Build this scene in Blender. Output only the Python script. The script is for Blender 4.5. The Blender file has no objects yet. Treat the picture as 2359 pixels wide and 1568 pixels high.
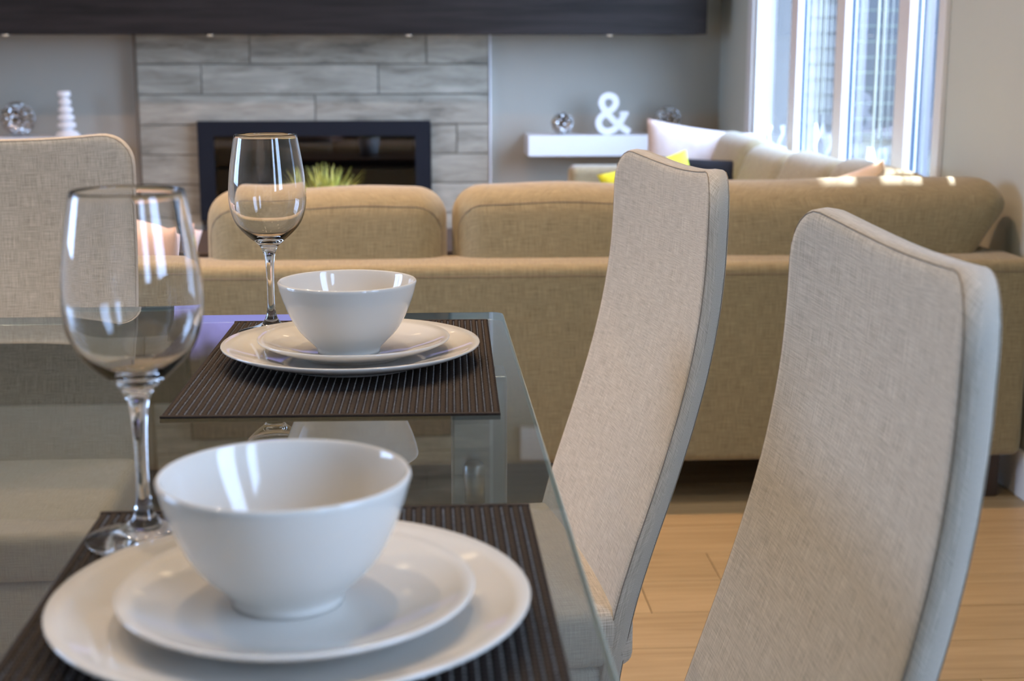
import bpy, bmesh, math, random
from mathutils import Vector, Matrix, Euler
random.seed(7)
PI = math.pi
C = bpy.context.scene.collection
scene = bpy.context.scene

# ---------------------------------------------------------------- camera
F_PX, W_PX = 3300.0, 2359.0
cam_data = bpy.data.cameras.new('camera')
cam = bpy.data.objects.new('camera', cam_data)
C.objects.link(cam)
cam.location = (0, 0, 1.07)
cam.rotation_euler = (PI / 2 - math.radians(11.543), 0, -math.radians(3.60))
cam_data.sensor_width = 23.5
cam_data.lens = F_PX / W_PX * 23.5
cam_data.clip_start = 0.05
cam_data.dof.use_dof = True
cam_data.dof.focus_distance = 1.60
cam_data.dof.aperture_fstop = 5.2
scene.camera = cam

# ---------------------------------------------------------------- world and light
world = bpy.data.worlds.new('sky')
scene.world = world
world.use_nodes = True
bg = world.node_tree.nodes['Background']
bg.inputs[0].default_value = (0.46, 0.64, 1.0, 1)
bg.inputs[1].default_value = 19.0

scene.view_settings.view_transform = 'Standard'
scene.view_settings.look = 'None'
scene.view_settings.gamma = 1
scene.view_settings.use_curve_mapping = False
scene.view_settings.exposure = 0.12

sun_d = bpy.data.lights.new('sun', 'SUN')
sun_d.energy = 55.0
sun_d.angle = math.radians(0.6)
sun_d.color = (1.0, 0.93, 0.82)
sun = bpy.data.objects.new('sun', sun_d)
C.objects.link(sun)
sun.rotation_euler = Vector((-0.45, -1.8, -1.08)).to_track_quat('-Z', 'Y').to_euler()

LAMP_W = 3.6
LAMP_COL = (1.0, 0.76, 0.52)
LIVING_COL = (1.0, 0.58, 0.32)

sc_c = scene.cycles
sc_c.max_bounces = 26
sc_c.diffuse_bounces = 4
sc_c.glossy_bounces = 6
sc_c.transmission_bounces = 24
sc_c.transparent_max_bounces = 16
sc_c.sample_clamp_indirect = 6.0
sc_c.blur_glossy = 0.3
sc_c.use_denoising = True


def portal(name, loc, rot, sx, sy):
    d = bpy.data.lights.new(name, 'AREA')
    d.shape = 'RECTANGLE'
    d.size = sx
    d.size_y = sy
    d.cycles.is_portal = True
    o = bpy.data.objects.new(name, d)
    C.objects.link(o)
    o.location = loc
    o.rotation_euler = rot


portal('window_portal', (1.62, 5.1, 1.45), (0, PI / 2, 0), 1.7, 2.3)
portal('patio_portal', (1.62, -0.70, 1.61), (0, PI / 2, 0), 1.45, 2.15)

portal('left_portal', (-4.37, 2.4, 1.575), (0, -PI / 2, 0), 1.4, 1.65)

# ---------------------------------------------------------------- materials
def newmat(name):
    m = bpy.data.materials.new(name)
    m.use_nodes = True
    nt = m.node_tree
    return m, nt, nt.nodes['Principled BSDF']


def plain(name, col, rough=0.5, metal=0.0, spec=0.5, coat=0.0, noise=0.0, nscale=8.0, bump=0.0, bscale=200.0):
    m, nt, b = newmat(name)
    b.inputs['Base Color'].default_value = (*col, 1)
    b.inputs['Roughness'].default_value = rough
    b.inputs['Metallic'].default_value = metal
    b.inputs['Specular IOR Level'].default_value = spec
    b.inputs['Coat Weight'].default_value = coat
    tc = nt.nodes.new('ShaderNodeTexCoord')
    if noise:
        n = nt.nodes.new('ShaderNodeTexNoise')
        n.inputs['Scale'].default_value = nscale
        n.inputs['Detail'].default_value = 4
        r = nt.nodes.new('ShaderNodeValToRGB')
        r.color_ramp.elements[0].position = 0.3
        r.color_ramp.elements[1].position = 0.7
        r.color_ramp.elements[0].color = (*[c * (1 - noise) for c in col], 1)
        r.color_ramp.elements[1].color = (*[min(1, c * (1 + noise)) for c in col], 1)
        nt.links.new(tc.outputs['Object'], n.inputs['Vector'])
        nt.links.new(n.outputs['Fac'], r.inputs['Fac'])
        nt.links.new(r.outputs['Color'], b.inputs['Base Color'])
    if bump:
        n2 = nt.nodes.new('ShaderNodeTexNoise')
        n2.inputs['Scale'].default_value = bscale
        bp = nt.nodes.new('ShaderNodeBump')
        bp.inputs['Strength'].default_value = bump
        bp.inputs['Distance'].default_value = 0.002
        nt.links.new(tc.outputs['Object'], n2.inputs['Vector'])
        nt.links.new(n2.outputs['Fac'], bp.inputs['Height'])
        nt.links.new(bp.outputs['Normal'], b.inputs['Normal'])
    return m


def fabric(name, dark, light, su=(35, 900), contrast=0.14, sheen=0.25, bump=0.35):
    """linen weave from two crossed stretched noises on UVs measured in metres"""
    m, nt, b = newmat(name)
    b.inputs['Roughness'].default_value = 0.9
    b.inputs['Specular IOR Level'].default_value = 0.15
    b.inputs['Sheen Weight'].default_value = sheen
    b.inputs['Sheen Roughness'].default_value = 0.5
    uv = nt.nodes.new('ShaderNodeTexCoord')
    outs = []
    for sc in ((su[0], su[1], 1), (su[1], su[0], 1)):
        mp = nt.nodes.new('ShaderNodeMapping')
        mp.inputs['Scale'].default_value = sc
        n = nt.nodes.new('ShaderNodeTexNoise')
        n.inputs['Scale'].default_value = 1.0
        n.inputs['Detail'].default_value = 3
        n.inputs['Roughness'].default_value = 0.65
        nt.links.new(uv.outputs['UV'], mp.inputs['Vector'])
        nt.links.new(mp.outputs['Vector'], n.inputs['Vector'])
        outs.append(n.outputs['Fac'])
    a = nt.nodes.new('ShaderNodeMath')
    a.operation = 'ADD'
    nt.links.new(outs[0], a.inputs[0])
    nt.links.new(outs[1], a.inputs[1])
    h = nt.nodes.new('ShaderNodeMath')
    h.operation = 'MULTIPLY'
    h.inputs[1].default_value = 0.5
    nt.links.new(a.outputs[0], h.inputs[0])
    r = nt.nodes.new('ShaderNodeValToRGB')
    r.color_ramp.elements[0].position = 0.5 - contrast
    r.color_ramp.elements[1].position = 0.5 + contrast
    r.color_ramp.elements[0].color = (*dark, 1)
    r.color_ramp.elements[1].color = (*light, 1)
    nt.links.new(h.outputs[0], r.inputs['Fac'])
    nt.links.new(r.outputs['Color'], b.inputs['Base Color'])
    bp = nt.nodes.new('ShaderNodeBump')
    bp.inputs['Strength'].default_value = bump
    bp.inputs['Distance'].default_value = 0.0015
    nt.links.new(h.outputs[0], bp.inputs['Height'])
    nt.links.new(bp.outputs['Normal'], b.inputs['Normal'])
    return m


def grain(name, stops, scale, rough=0.5, rnd=0.25, coat=0.0, spec=0.5, bump=0.15):
    """wood or wood look stone: noise stretched along local X, tone shifted per object"""
    m, nt, b = newmat(name)
    b.inputs['Roughness'].default_value = rough
    b.inputs['Coat Weight'].default_value = coat
    b.inputs['Specular IOR Level'].default_value = spec
    tc = nt.nodes.new('ShaderNodeTexCoord')
    oi = nt.nodes.new('ShaderNodeObjectInfo')
    ad = nt.nodes.new('ShaderNodeVectorMath')
    ad.operation = 'ADD'
    mu = nt.nodes.new('ShaderNodeMath')
    mu.operation = 'MULTIPLY'
    mu.inputs[1].default_value = 40
    nt.links.new(oi.outputs['Random'], mu.inputs[0])
    nt.links.new(tc.outputs['Object'], ad.inputs[0])
    nt.links.new(mu.outputs[0], ad.inputs[1])
    mp = nt.nodes.new('ShaderNodeMapping')
    mp.inputs['Scale'].default_value = scale
    nt.links.new(ad.outputs[0], mp.inputs['Vector'])
    n = nt.nodes.new('ShaderNodeTexNoise')
    n.inputs['Scale'].default_value = 1
    n.inputs['Detail'].default_value = 7
    n.inputs['Roughness'].default_value = 0.62
    n.inputs['Distortion'].default_value = 0.6
    nt.links.new(mp.outputs['Vector'], n.inputs['Vector'])
    sh = nt.nodes.new('ShaderNodeMath')
    sh.operation = 'MULTIPLY_ADD'
    sh.inputs[1].default_value = rnd
    nt.links.new(oi.outputs['Random'], sh.inputs[0])
    s2 = nt.nodes.new('ShaderNodeMath')
    s2.operation = 'SUBTRACT'
    s2.inputs[1].default_value = rnd / 2
    nt.links.new(n.outputs['Fac'], s2.inputs[0])
    nt.links.new(s2.outputs[0], sh.inputs[2])
    r = nt.nodes.new('ShaderNodeValToRGB')
    e = r.color_ramp.elements
    while len(e) < len(stops):
        e.new(0.5)
    for el, (p, c) in zip(e, stops):
        el.position = p
        el.color = (*c, 1)
    nt.links.new(sh.outputs[0], r.inputs['Fac'])
    nt.links.new(r.outputs['Color'], b.inputs['Base Color'])
    bp = nt.nodes.new('ShaderNodeBump')
    bp.inputs['Strength'].default_value = bump
    bp.inputs['Distance'].default_value = 0.004
    nt.links.new(n.outputs['Fac'], bp.inputs['Height'])
    nt.links.new(bp.outputs['Normal'], b.inputs['Normal'])
    return m


def sheet_glass(name, tint, ior=1.5, rough=0.0):
    """flat panes: clear through, mirror by Fresnel on the outer faces"""
    m, nt, b = newmat(name)
    nt.nodes.remove(b)
    out = nt.nodes['Material Output']
    tr = nt.nodes.new('ShaderNodeBsdfTransparent')
    tr.inputs[0].default_value = (*tint, 1)
    gl = nt.nodes.new('ShaderNodeBsdfGlossy')
    gl.inputs['Roughness'].default_value = rough
    gl.inputs['Color'].default_value = (1, 1, 1, 1)
    fr = nt.nodes.new('ShaderNodeFresnel')
    fr.inputs['IOR'].default_value = ior
    ge = nt.nodes.new('ShaderNodeNewGeometry')
    iv = nt.nodes.new('ShaderNodeMath')
    iv.operation = 'SUBTRACT'
    iv.inputs[0].default_value = 1
    nt.links.new(ge.outputs['Backfacing'], iv.inputs[1])
    mu = nt.nodes.new('ShaderNodeMath')
    mu.operation = 'MULTIPLY'
    mu.use_clamp = True
    both = nt.nodes.new('ShaderNodeMath')   # front and back surface of the sheet both mirror
    both.operation = 'MULTIPLY'
    both.inputs[1].default_value = 1.6
    nt.links.new(fr.outputs[0], both.inputs[0])
    nt.links.new(both.outputs[0], mu.inputs[0])
    nt.links.new(iv.outputs[0], mu.inputs[1])
    mx = nt.nodes.new('ShaderNodeMixShader')
    nt.links.new(mu.outputs[0], mx.inputs[0])
    nt.links.new(tr.outputs[0], mx.inputs[1])
    nt.links.new(gl.outputs[0], mx.inputs[2])
    nt.links.new(mx.outputs[0], out.inputs['Surface'])
    return m


def real_glass(name, col=(1, 1, 1), rough=0.0, ior=1.5):
    m, nt, b = newmat(name)
    nt.nodes.remove(b)
    g = nt.nodes.new('ShaderNodeBsdfGlass')
    g.inputs['Color'].default_value = (*col, 1)
    g.inputs['Roughness'].default_value = rough
    g.inputs['IOR'].default_value = ior
    nt.links.new(g.outputs[0], nt.nodes['Material Output'].inputs['Surface'])
    return m


def emit(name, col, s):
    m, nt, b = newmat(name)
    b.inputs['Base Color'].default_value = (*col, 1)
    b.inputs['Emission Color'].default_value = (*col, 1)
    b.inputs['Emission Strength'].default_value = s
    return m


M = {}
M['chair_fabric'] = fabric('chair_fabric', (0.28, 0.25, 0.20), (0.61, 0.56, 0.47), su=(30, 750), contrast=0.15)
M['sofa_fabric'] = fabric('sofa_fabric', (0.165, 0.143, 0.088), (0.43, 0.38, 0.24), su=(22, 520), contrast=0.17, bump=0.4)
M['seam'] = plain('seam_thread', (0.24, 0.20, 0.155), 0.9)
M['white_cloth'] = plain('white_cloth', (0.50, 0.44, 0.41), 0.9, noise=0.06, nscale=30, bump=0.4, bscale=300)
M['yellow_cloth'] = plain('yellow_cloth', (0.62, 0.64, 0.03), 0.85, noise=0.1, nscale=20, bump=0.4, bscale=300)
M['black_cloth'] = plain('black_cloth', (0.014, 0.014, 0.016), 0.9, spec=0.1, noise=0.1, nscale=20, bump=0.4, bscale=300)
M['cream_cloth'] = plain('cream_cloth', (0.72, 0.58, 0.45), 0.9, noise=0.06, nscale=30, bump=0.4, bscale=300)
M['blush_cloth'] = plain('blush_cloth', (0.62, 0.48, 0.42), 0.9, noise=0.06, nscale=30, bump=0.4, bscale=300)
M['wall_grey'] = plain('wall_paint_grey', (0.40, 0.375, 0.31), 0.7, noise=0.02, nscale=3, bump=0.08, bscale=400)
M['wall_beige'] = plain('wall_paint_beige', (0.54, 0.56, 0.49), 0.7, noise=0.02, nscale=3, bump=0.08, bscale=400)
M['wall_light'] = plain('wall_paint_light', (0.74, 0.73, 0.69), 0.7, noise=0.02, nscale=3, bump=0.08, bscale=400)
M['ceiling'] = plain('ceiling_paint', (0.80, 0.80, 0.78), 0.8, bump=0.15, bscale=150)
M['trim_white'] = plain('trim_white', (0.80, 0.80, 0.79), 0.4, noise=0.01)
M['shelf_white'] = plain('shelf_white', (0.84, 0.85, 0.86), 0.22, noise=0.01)
M['china'] = plain('glazed_china', (0.65, 0.61, 0.54), 0.06, spec=0.5, coat=0.0, noise=0.01, nscale=5)
M['dark_mantel'] = grain('dark_mantel_wood', [(0.3, (0.015, 0.013, 0.012)), (0.7, (0.040, 0.034, 0.031))], (1.2, 18, 18), rough=0.6, spec=0.12, rnd=0.0, bump=0.05)
M['black_metal'] = plain('black_metal', (0.010, 0.012, 0.018), 0.55, spec=0.2, noise=0.05)
M['fire_dark'] = plain('firebox_dark', (0.006, 0.006, 0.007), 0.7, noise=0.1)
M['stone'] = grain('wood_look_stone', [(0.26, (0.17, 0.155, 0.12)), (0.40, (0.30, 0.275, 0.215)), (0.56, (0.39, 0.36, 0.285)), (0.72, (0.52, 0.48, 0.385))],
                   (4.0, 10, 22), rough=0.65, rnd=0.2, bump=0.35)
M['grout'] = plain('grout', (0.13, 0.12, 0.11), 0.9, noise=0.1)
M['oak'] = grain('oak_plank', [(0.2, (0.235, 0.17, 0.09)), (0.42, (0.345, 0.262, 0.145)), (0.6, (0.40, 0.307, 0.175)), (0.8, (0.46, 0.365, 0.22))],
                 (2.2, 45, 45), rough=0.42, rnd=0.16, bump=0.1)
M['floor_gap'] = plain('floor_gap', (0.10, 0.06, 0.03), 0.9, noise=0.1)
M['metal_leg'] = plain('satin_steel', (0.50, 0.53, 0.55), 0.32, metal=0.9, noise=0.02)
M['chrome'] = plain('chrome', (0.8, 0.8, 0.8), 0.08, metal=1.0, noise=0.01)
M['dark_wood'] = plain('dark_stained_wood', (0.035, 0.022, 0.015), 0.4, noise=0.2, nscale=20)
M['rubber'] = plain('black_rubber', (0.02, 0.02, 0.02), 0.7, noise=0.05)
M['strand'] = plain('vinyl_strand', (0.022, 0.0145, 0.011), 0.55, spec=0.18, noise=0.35, nscale=500)
M['stitch'] = plain('clear_vinyl_stitch', (0.30, 0.27, 0.24), 0.2, spec=0.8, noise=0.3, nscale=400)
M['table_glass'] = sheet_glass('table_glass', (0.71, 0.75, 0.75), 1.5)
M['glass_edge'] = plain('glass_edge_green', (0.30, 0.40, 0.36), 0.12, spec=0.8, noise=0.05, nscale=20)
M['pane'] = sheet_glass('window_glass', (0.95, 0.97, 0.98), 1.45)
M['fire_glass'] = sheet_glass('fireplace_glass', (0.35, 0.35, 0.36), 1.5)
M['wine'] = real_glass('crystal')
def screen_mat():
    m, nt, b = newmat('screen_picture')
    b.inputs['Base Color'].default_value = (0.012, 0.012, 0.014, 1)
    b.inputs['Roughness'].default_value = 0.04
    tc = nt.nodes.new('ShaderNodeTexCoord')
    sx = nt.nodes.new('ShaderNodeSeparateXYZ')
    nz = nt.nodes.new('ShaderNodeTexNoise')
    nz.inputs['Scale'].default_value = 5
    ad = nt.nodes.new('ShaderNodeMath')
    ad.operation = 'MULTIPLY_ADD'
    ad.inputs[1].default_value = 0.22
    rp = nt.nodes.new('ShaderNodeValToRGB')
    e = rp.color_ramp.elements
    e[0].position, e[0].color = 0.28, (0.40, 0.38, 0.95, 1)
    e[1].position, e[1].color = 0.40, (0.035, 0.022, 0.016, 1)
    nt.links.new(tc.outputs['Object'], sx.inputs[0])
    nt.links.new(tc.outputs['Object'], nz.inputs['Vector'])
    nt.links.new(nz.outputs['Fac'], ad.inputs[0])
    nt.links.new(sx.outputs['Z'], ad.inputs[2])
    xa = nt.nodes.new('ShaderNodeMath')
    xa.operation = 'MULTIPLY_ADD'
    xa.inputs[1].default_value = 0.30
    xa.inputs[2].default_value = 0.05
    xa.use_clamp = True
    xb = nt.nodes.new('ShaderNodeMath')
    xb.operation = 'ADD'
    nt.links.new(sx.outputs['X'], xa.inputs[0])
    nt.links.new(xa.outputs[0], xb.inputs[0])
    nt.links.new(ad.outputs[0], xb.inputs[1])
    nt.links.new(xb.outputs[0], rp.inputs['Fac'])
    nt.links.new(rp.outputs['Color'], b.inputs['Emission Color'])
    b.inputs['Emission Strength'].default_value = 1.0
    return m


M['screen'] = screen_mat()
M['lens'] = emit('lamp_lens', (1.0, 0.78, 0.52), 6.0)
M['lens_small'] = emit('puck_lens', (1.0, 0.85, 0.65), 1.5)
M['vinyl'] = plain('window_vinyl', (0.82, 0.78, 0.78), 0.4, noise=0.02)
M['gasket'] = plain('gasket_dark', (0.04, 0.07, 0.11), 0.5, noise=0.05)
M['cord'] = plain('blind_cord', (0.70, 0.70, 0.55), 0.8, noise=0.05)
M['grass'] = plain('grass_green', (0.50, 0.52, 0.09), 0.45, noise=0.3, nscale=60)
M['pot'] = plain('pot_white', (0.7, 0.7, 0.68), 0.4, noise=0.02)
M['siding'] = plain('siding_blue', (0.066, 0.062, 0.055), 0.7, noise=0.04)
M['siding_dark'] = plain('siding_window', (0.012, 0.012, 0.011), 0.25, noise=0.05)
M['sky_blocker'] = plain('sky_blocker_wall', (0.052, 0.048, 0.044), 0.8, noise=0.03)
M['reveal_dimmer'] = plain('reveal_dimmer_grey', (0.17, 0.16, 0.145), 0.7, noise=0.03)
M['slat'] = plain('shutter_slat', (0.06, 0.07, 0.05), 0.5, noise=0.05)
M['outer_blue'] = plain('outer_blue', (0.013, 0.018, 0.024), 0.6, noise=0.1)
M['paving'] = plain('paving', (0.10, 0.095, 0.085), 0.9, noise=0.15)
M['stucco'] = plain('stucco', (0.4, 0.4, 0.38), 0.9, noise=0.05)


def hammered():
    m, nt, b = newmat('hammered_silver')
    b.inputs['Base Color'].default_value = (0.62, 0.60, 0.57, 1)
    b.inputs['Metallic'].default_value = 1
    b.inputs['Roughness'].default_value = 0.14
    tc = nt.nodes.new('ShaderNodeTexCoord')
    v = nt.nodes.new('ShaderNodeTexVoronoi')
    v.inputs['Scale'].default_value = 70
    bp = nt.nodes.new('ShaderNodeBump')
    bp.inputs['Strength'].default_value = 1.0
    bp.inputs['Distance'].default_value = 0.02
    nt.links.new(tc.outputs['Object'], v.inputs['Vector'])
    nt.links.new(v.outputs['Distance'], bp.inputs['Height'])
    nt.links.new(bp.outputs['Normal'], b.inputs['Normal'])
    return m


M['hammered'] = hammered()

# ---------------------------------------------------------------- helpers
def link(name, me, mat, parent=None, loc=None, rot=None):
    o = bpy.data.objects.new(name, me)
    C.objects.link(o)
    if mat is not None and len(me.materials) == 0:
        me.materials.append(mat)
    if parent is not None:
        o.parent = parent
    if loc is not None:
        o.location = loc
    if rot is not None:
        o.rotation_euler = rot
    return o


def tag(o, label=None, cat=None, group=None, kind=None):
    if label:
        o['label'] = label
    if cat:
        o['category'] = cat
    if group:
        o['group'] = group
    if kind:
        o['kind'] = kind
    return o


def thing(name, label, cat, loc=(0, 0, 0), rz=0.0, group=None):
    o = bpy.data.objects.new(name, None)
    C.objects.link(o)
    o.location = loc
    o.rotation_euler = (0, 0, rz)
    o.empty_display_size = 0.05
    return tag(o, label, cat, group)


def box_uv(bm):
    """UVs in metres from the dominant face normal"""
    uvl = bm.loops.layers.uv.verify()
    bm.normal_update()
    for f in bm.faces:
        n = f.normal
        ax = max(range(3), key=lambda i: abs(n[i]))
        for l in f.loops:
            co = l.vert.co
            l[uvl].uv = ((co.y, co.z), (co.x, co.z), (co.x, co.y))[ax]


def finish(bm, name, smooth=False, uv=False):
    if uv:
        box_uv(bm)
    me = bpy.data.meshes.new(name)
    bm.normal_update()
    bm.to_mesh(me)
    bm.free()
    if smooth:
        me.polygons.foreach_set('use_smooth', [True] * len(me.polygons))
    return me


def boxes(name, lst, bevel=0.0, uv=False, segs=2):
    """one mesh of several axis aligned boxes (x0,x1,y0,y1,z0,z1)"""
    bm = bmesh.new()
    for (x0, x1, y0, y1, z0, z1) in lst:
        mtx = Matrix.Translation(((x0 + x1) / 2, (y0 + y1) / 2, (z0 + z1) / 2)) @ Matrix.Diagonal((abs(x1 - x0), abs(y1 - y0), abs(z1 - z0), 1))
        bmesh.ops.create_cube(bm, size=1, matrix=mtx)
    if bevel:
        bmesh.ops.bevel(bm, geom=bm.edges[:] , offset=bevel, segments=segs, affect='EDGES', profile=0.5)
    return finish(bm, name, False, uv)


def lathe(name, prof, seg=64, closed=False):
    """prof: list of (r,z); r=0 points become poles"""
    bm = bmesh.new()
    rings = []
    for r, z in prof:
        if r < 1e-6:
            rings.append([bm.verts.new((0, 0, z))])
        else:
            rings.append([bm.verts.new((r * math.cos(2 * PI * k / seg), r * math.sin(2 * PI * k / seg), z)) for k in range(seg)])
    pairs = list(zip(rings[:-1], rings[1:]))
    if closed:
        pairs.append((rings[-1], rings[0]))
    for a, b in pairs:
        for k in range(seg):
            k2 = (k + 1) % seg
            if len(a) == 1 and len(b) == 1:
                continue
            if len(a) == 1:
                bm.faces.new((a[0], b[k2], b[k]))
            elif len(b) == 1:
                bm.faces.new((a[k], a[k2], b[0]))
            else:
                bm.faces.new((a[k], a[k2], b[k2], b[k]))
    bmesh.ops.recalc_face_normals(bm, faces=bm.faces[:])
    return finish(bm, name, True)


def smooth_prof(pts, n=6):
    """Catmull-Rom through profile points"""
    out = []
    P = [pts[0]] + list(pts) + [pts[-1]]
    for i in range(1, len(P) - 2):
        p0, p1, p2, p3 = P[i - 1], P[i], P[i + 1], P[i + 2]
        for k in range(n):
            t = k / n
            out.append(tuple(0.5 * ((2 * p1[j]) + (-p0[j] + p2[j]) * t + (2 * p0[j] - 5 * p1[j] + 4 * p2[j] - p3[j]) * t * t + (-p0[j] + 3 * p1[j] - 3 * p2[j] + p3[j]) * t ** 3) for j in range(len(p1))))
    out.append(tuple(pts[-1]))
    return out


def tube(name, pts, r, seg=8, closed=False):
    bm = bmesh.new()
    n = len(pts)
    P = [Vector(p) for p in pts]
    rings = []
    for i in range(n):
        if closed:
            t = P[(i + 1) % n] - P[i - 1]
        else:
            t = P[min(i + 1, n - 1)] - P[max(i - 1, 0)]
        if t.length < 1e-9:
            t = Vector((0, 0, 1))
        t.normalize()
        a = Vector((0, 0, 1)) if abs(t.z) < 0.9 else Vector((1, 0, 0))
        u = t.cross(a).normalized()
        v = t.cross(u).normalized()
        rr = r[i] if isinstance(r, (list, tuple)) else r
        rings.append([bm.verts.new(P[i] + rr * (math.cos(2 * PI * k / seg) * u + math.sin(2 * PI * k / seg) * v)) for k in range(seg)])
    pr = list(zip(rings[:-1], rings[1:]))
    if closed:
        pr.append((rings[-1], rings[0]))
    for a, b in pr:
        for k in range(seg):
            bm.faces.new((a[k], a[(k + 1) % seg], b[(k + 1) % seg], b[k]))
    if not closed:
        bm.faces.new(rings[0][::-1])
        bm.faces.new(rings[-1])
    bmesh.ops.recalc_face_normals(bm, faces=bm.faces[:])
    return finish(bm, name, True)


def border_coords(half, r, n_in, n_edge=7):
    """coordinates from -half to half with lines gathered in the last r"""
    e = [r * (1 - math.cos(PI / 2 * k / n_edge)) for k in range(n_edge)]
    left = [-half + d for d in e]
    mid = [-half + r + (2 * half - 2 * r) * k / n_in for k in range(n_in + 1)]
    right = [-c for c in left[::-1]]
    return left + mid + right


def pad_point(x, z, hw, hh, T, rc, re, n, puff):
    """rounded rectangle panel in XZ, returns (x, halfthickness, z)"""
    dx, dz = abs(x) - (hw - rc), abs(z) - (hh - rc)
    if dx > 0 and dz > 0:
        L = math.hypot(dx, dz)
        s = max(dx, dz) / L
        x = math.copysign(hw - rc + dx * s, x)
        z = math.copysign(hh - rc + dz * s, z)
        e = rc - max(dx, dz)
    else:
        e = min(hw - abs(x), hh - abs(z))
    q = max(0.0, 1 - e / re)
    t = T * (max(0.0, 1 - q ** n)) ** (1.0 / n)
    t += puff * max(0, 1 - (x / hw) ** 2) * max(0, 1 - (z / hh) ** 2) if re > 0 else 0
    return x, t, z


def pad(name, w, h, T, rc, re, n=2.0, puff=0.0, deform=None, nin=(10, 10)):
    """upholstered panel: width w (X), height h (Z), half thickness T (Y)"""
    hw, hh = w / 2, h / 2
    rr = max(rc, re)
    xs = border_coords(hw, rr, nin[0])
    zs = border_coords(hh, rr, nin[1])
    bm = bmesh.new()
    uvl = bm.loops.layers.uv.verify()
    G = [{}, {}]
    uvs = {}
    for side in (0, 1):
        for i, x in enumerate(xs):
            for j, z in enumerate(zs):
                edge = i in (0, len(xs) - 1) or j in (0, len(zs) - 1)
                if side == 1 and edge:
                    G[1][i, j] = G[0][i, j]
                    continue
                px, t, pz = pad_point(x, z, hw, hh, T, rc, re, n, puff)
                y = -t if side == 0 else t
                if edge:
                    y = 0
                p = Vector((px, y, pz))
                if deform:
                    p = deform(p)
                v = bm.verts.new(p)
                G[side][i, j] = v
                uvs[v] = (px + math.copysign(T - t, px) + (0 if side == 0 else 1.37), pz + math.copysign(max(0, T - t), pz))
    for side in (0, 1):
        for i in range(len(xs) - 1):
            for j in range(len(zs) - 1):
                q = [G[side][i, j], G[side][i + 1, j], G[side][i + 1, j + 1], G[side][i, j + 1]]
                if side == 1:
                    q.reverse()
                try:
                    f = bm.faces.new(q)
                except ValueError:
                    continue
                for l in f.loops:
                    l[uvl].uv = uvs[l.vert]
    bmesh.ops.recalc_face_normals(bm, faces=bm.faces[:])
    return finish(bm, name, True)


def pad_seam(name, w, h, T, rc, re, n, puff, deform, inset, r=0.0012, side=-1, step=0.02):
    """thread line running round the face of a pad; inset = (from the sides, from top and bottom)"""
    ix, iz = inset if isinstance(inset, tuple) else (inset, inset)
    hw, hh = w / 2 - ix, h / 2 - iz
    rr = max(rc - ix, 0.004)
    pts = []
    for cx, cz, a0 in ((hw - rr, hh - rr, 0), (-hw + rr, hh - rr, 90), (-hw + rr, -hh + rr, 180), (hw - rr, -hh + rr, 270)):
        for k in range(7):
            a = math.radians(a0 + 15 * k)
            pts.append((cx + rr * math.cos(a), cz + rr * math.sin(a)))
    full = []
    for i in range(len(pts)):
        a, b = pts[i], pts[(i + 1) % len(pts)]
        d = math.hypot(b[0] - a[0], b[1] - a[1])
        m = max(1, int(d / step))
        for k in range(m):
            full.append((a[0] + (b[0] - a[0]) * k / m, a[1] + (b[1] - a[1]) * k / m))
    out = []
    for x, z in full:
        dx, dz = abs(x) - (w / 2 - rc), abs(z) - (h / 2 - rc)
        e = rc - math.hypot(dx, dz) if dx > 0 and dz > 0 else min(w / 2 - abs(x), h / 2 - abs(z))
        q = max(0.0, 1 - max(e, 0) / re)
        t = T * (1 - q ** n) ** (1.0 / n)
        t += puff * max(0, 1 - (x / (w / 2)) ** 2) * max(0, 1 - (z / (h / 2)) ** 2)
        p = Vector((x, side * t, z))
        if deform:
            p = deform(p)
        out.append(p)
    return tube(name, out, r, 5, True)


def soft_box(name, x0, x1, y0, y1, z0, z1, r=0.03, seg=4):
    bm = bmesh.new()
    mtx = Matrix.Translation(((x0 + x1) / 2, (y0 + y1) / 2, (z0 + z1) / 2)) @ Matrix.Diagonal((x1 - x0, y1 - y0, z1 - z0, 1))
    bmesh.ops.create_cube(bm, size=1, matrix=mtx)
    bmesh.ops.bevel(bm, geom=bm.edges[:], offset=r, segments=seg, affect='EDGES', profile=0.5)
    return finish(bm, name, True, True)


def struct(name, me, mat, label=None):
    o = link(name, me, mat)
    return tag(o, label, None, None, 'structure')


# ---------------------------------------------------------------- room shell
XR, YB, XL, YF, ZC = 1.45, 7.0, -4.2, -3.0, 2.75

floor = struct('floor', boxes('floor', [(XL, XR, YF, YB, -0.10, -0.014)]), M['floor_gap'],
               'light oak plank floor running across the room')
PLW, PLL, PLT = 0.164, 1.75, 0.014
plank_me = boxes('plank', [(0, PLL - 0.0016, 0, PLW - 0.0018, -PLT, 0)], bevel=0.0009, segs=1)
plank_me.materials.append(M['oak'])
y = YF + 0.01
row = 0
offs = [0.45, 1.3, 0.83, 0.1, 1.05, 1.58, 0.62]
while y < YB - 0.02:
    if 1.9 < y < 6.9 or -0.9 < y <= 1.9:
        off = offs[row % 7]
        x = XL + 0.005 - off
        while x < XR - 0.02:
            x0, x1 = max(x, XL), min(x + PLL, XR - 0.004)
            if x1 - x0 > 0.05 and x1 > -2.4:
                if abs((x1 - x0) - PLL) < 1e-3:
                    me = plank_me
                    o = link('plank', me, None, floor, (x0, y, 0))
                else:
                    me = boxes('plank', [(0, x1 - x0 - 0.0016, 0, PLW - 0.0018, -PLT, 0)], bevel=0.0009, segs=1)
                    o = link('plank', me, M['oak'], floor, (x0, y, 0))
            x += PLL
    y += PLW
    row += 1
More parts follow.
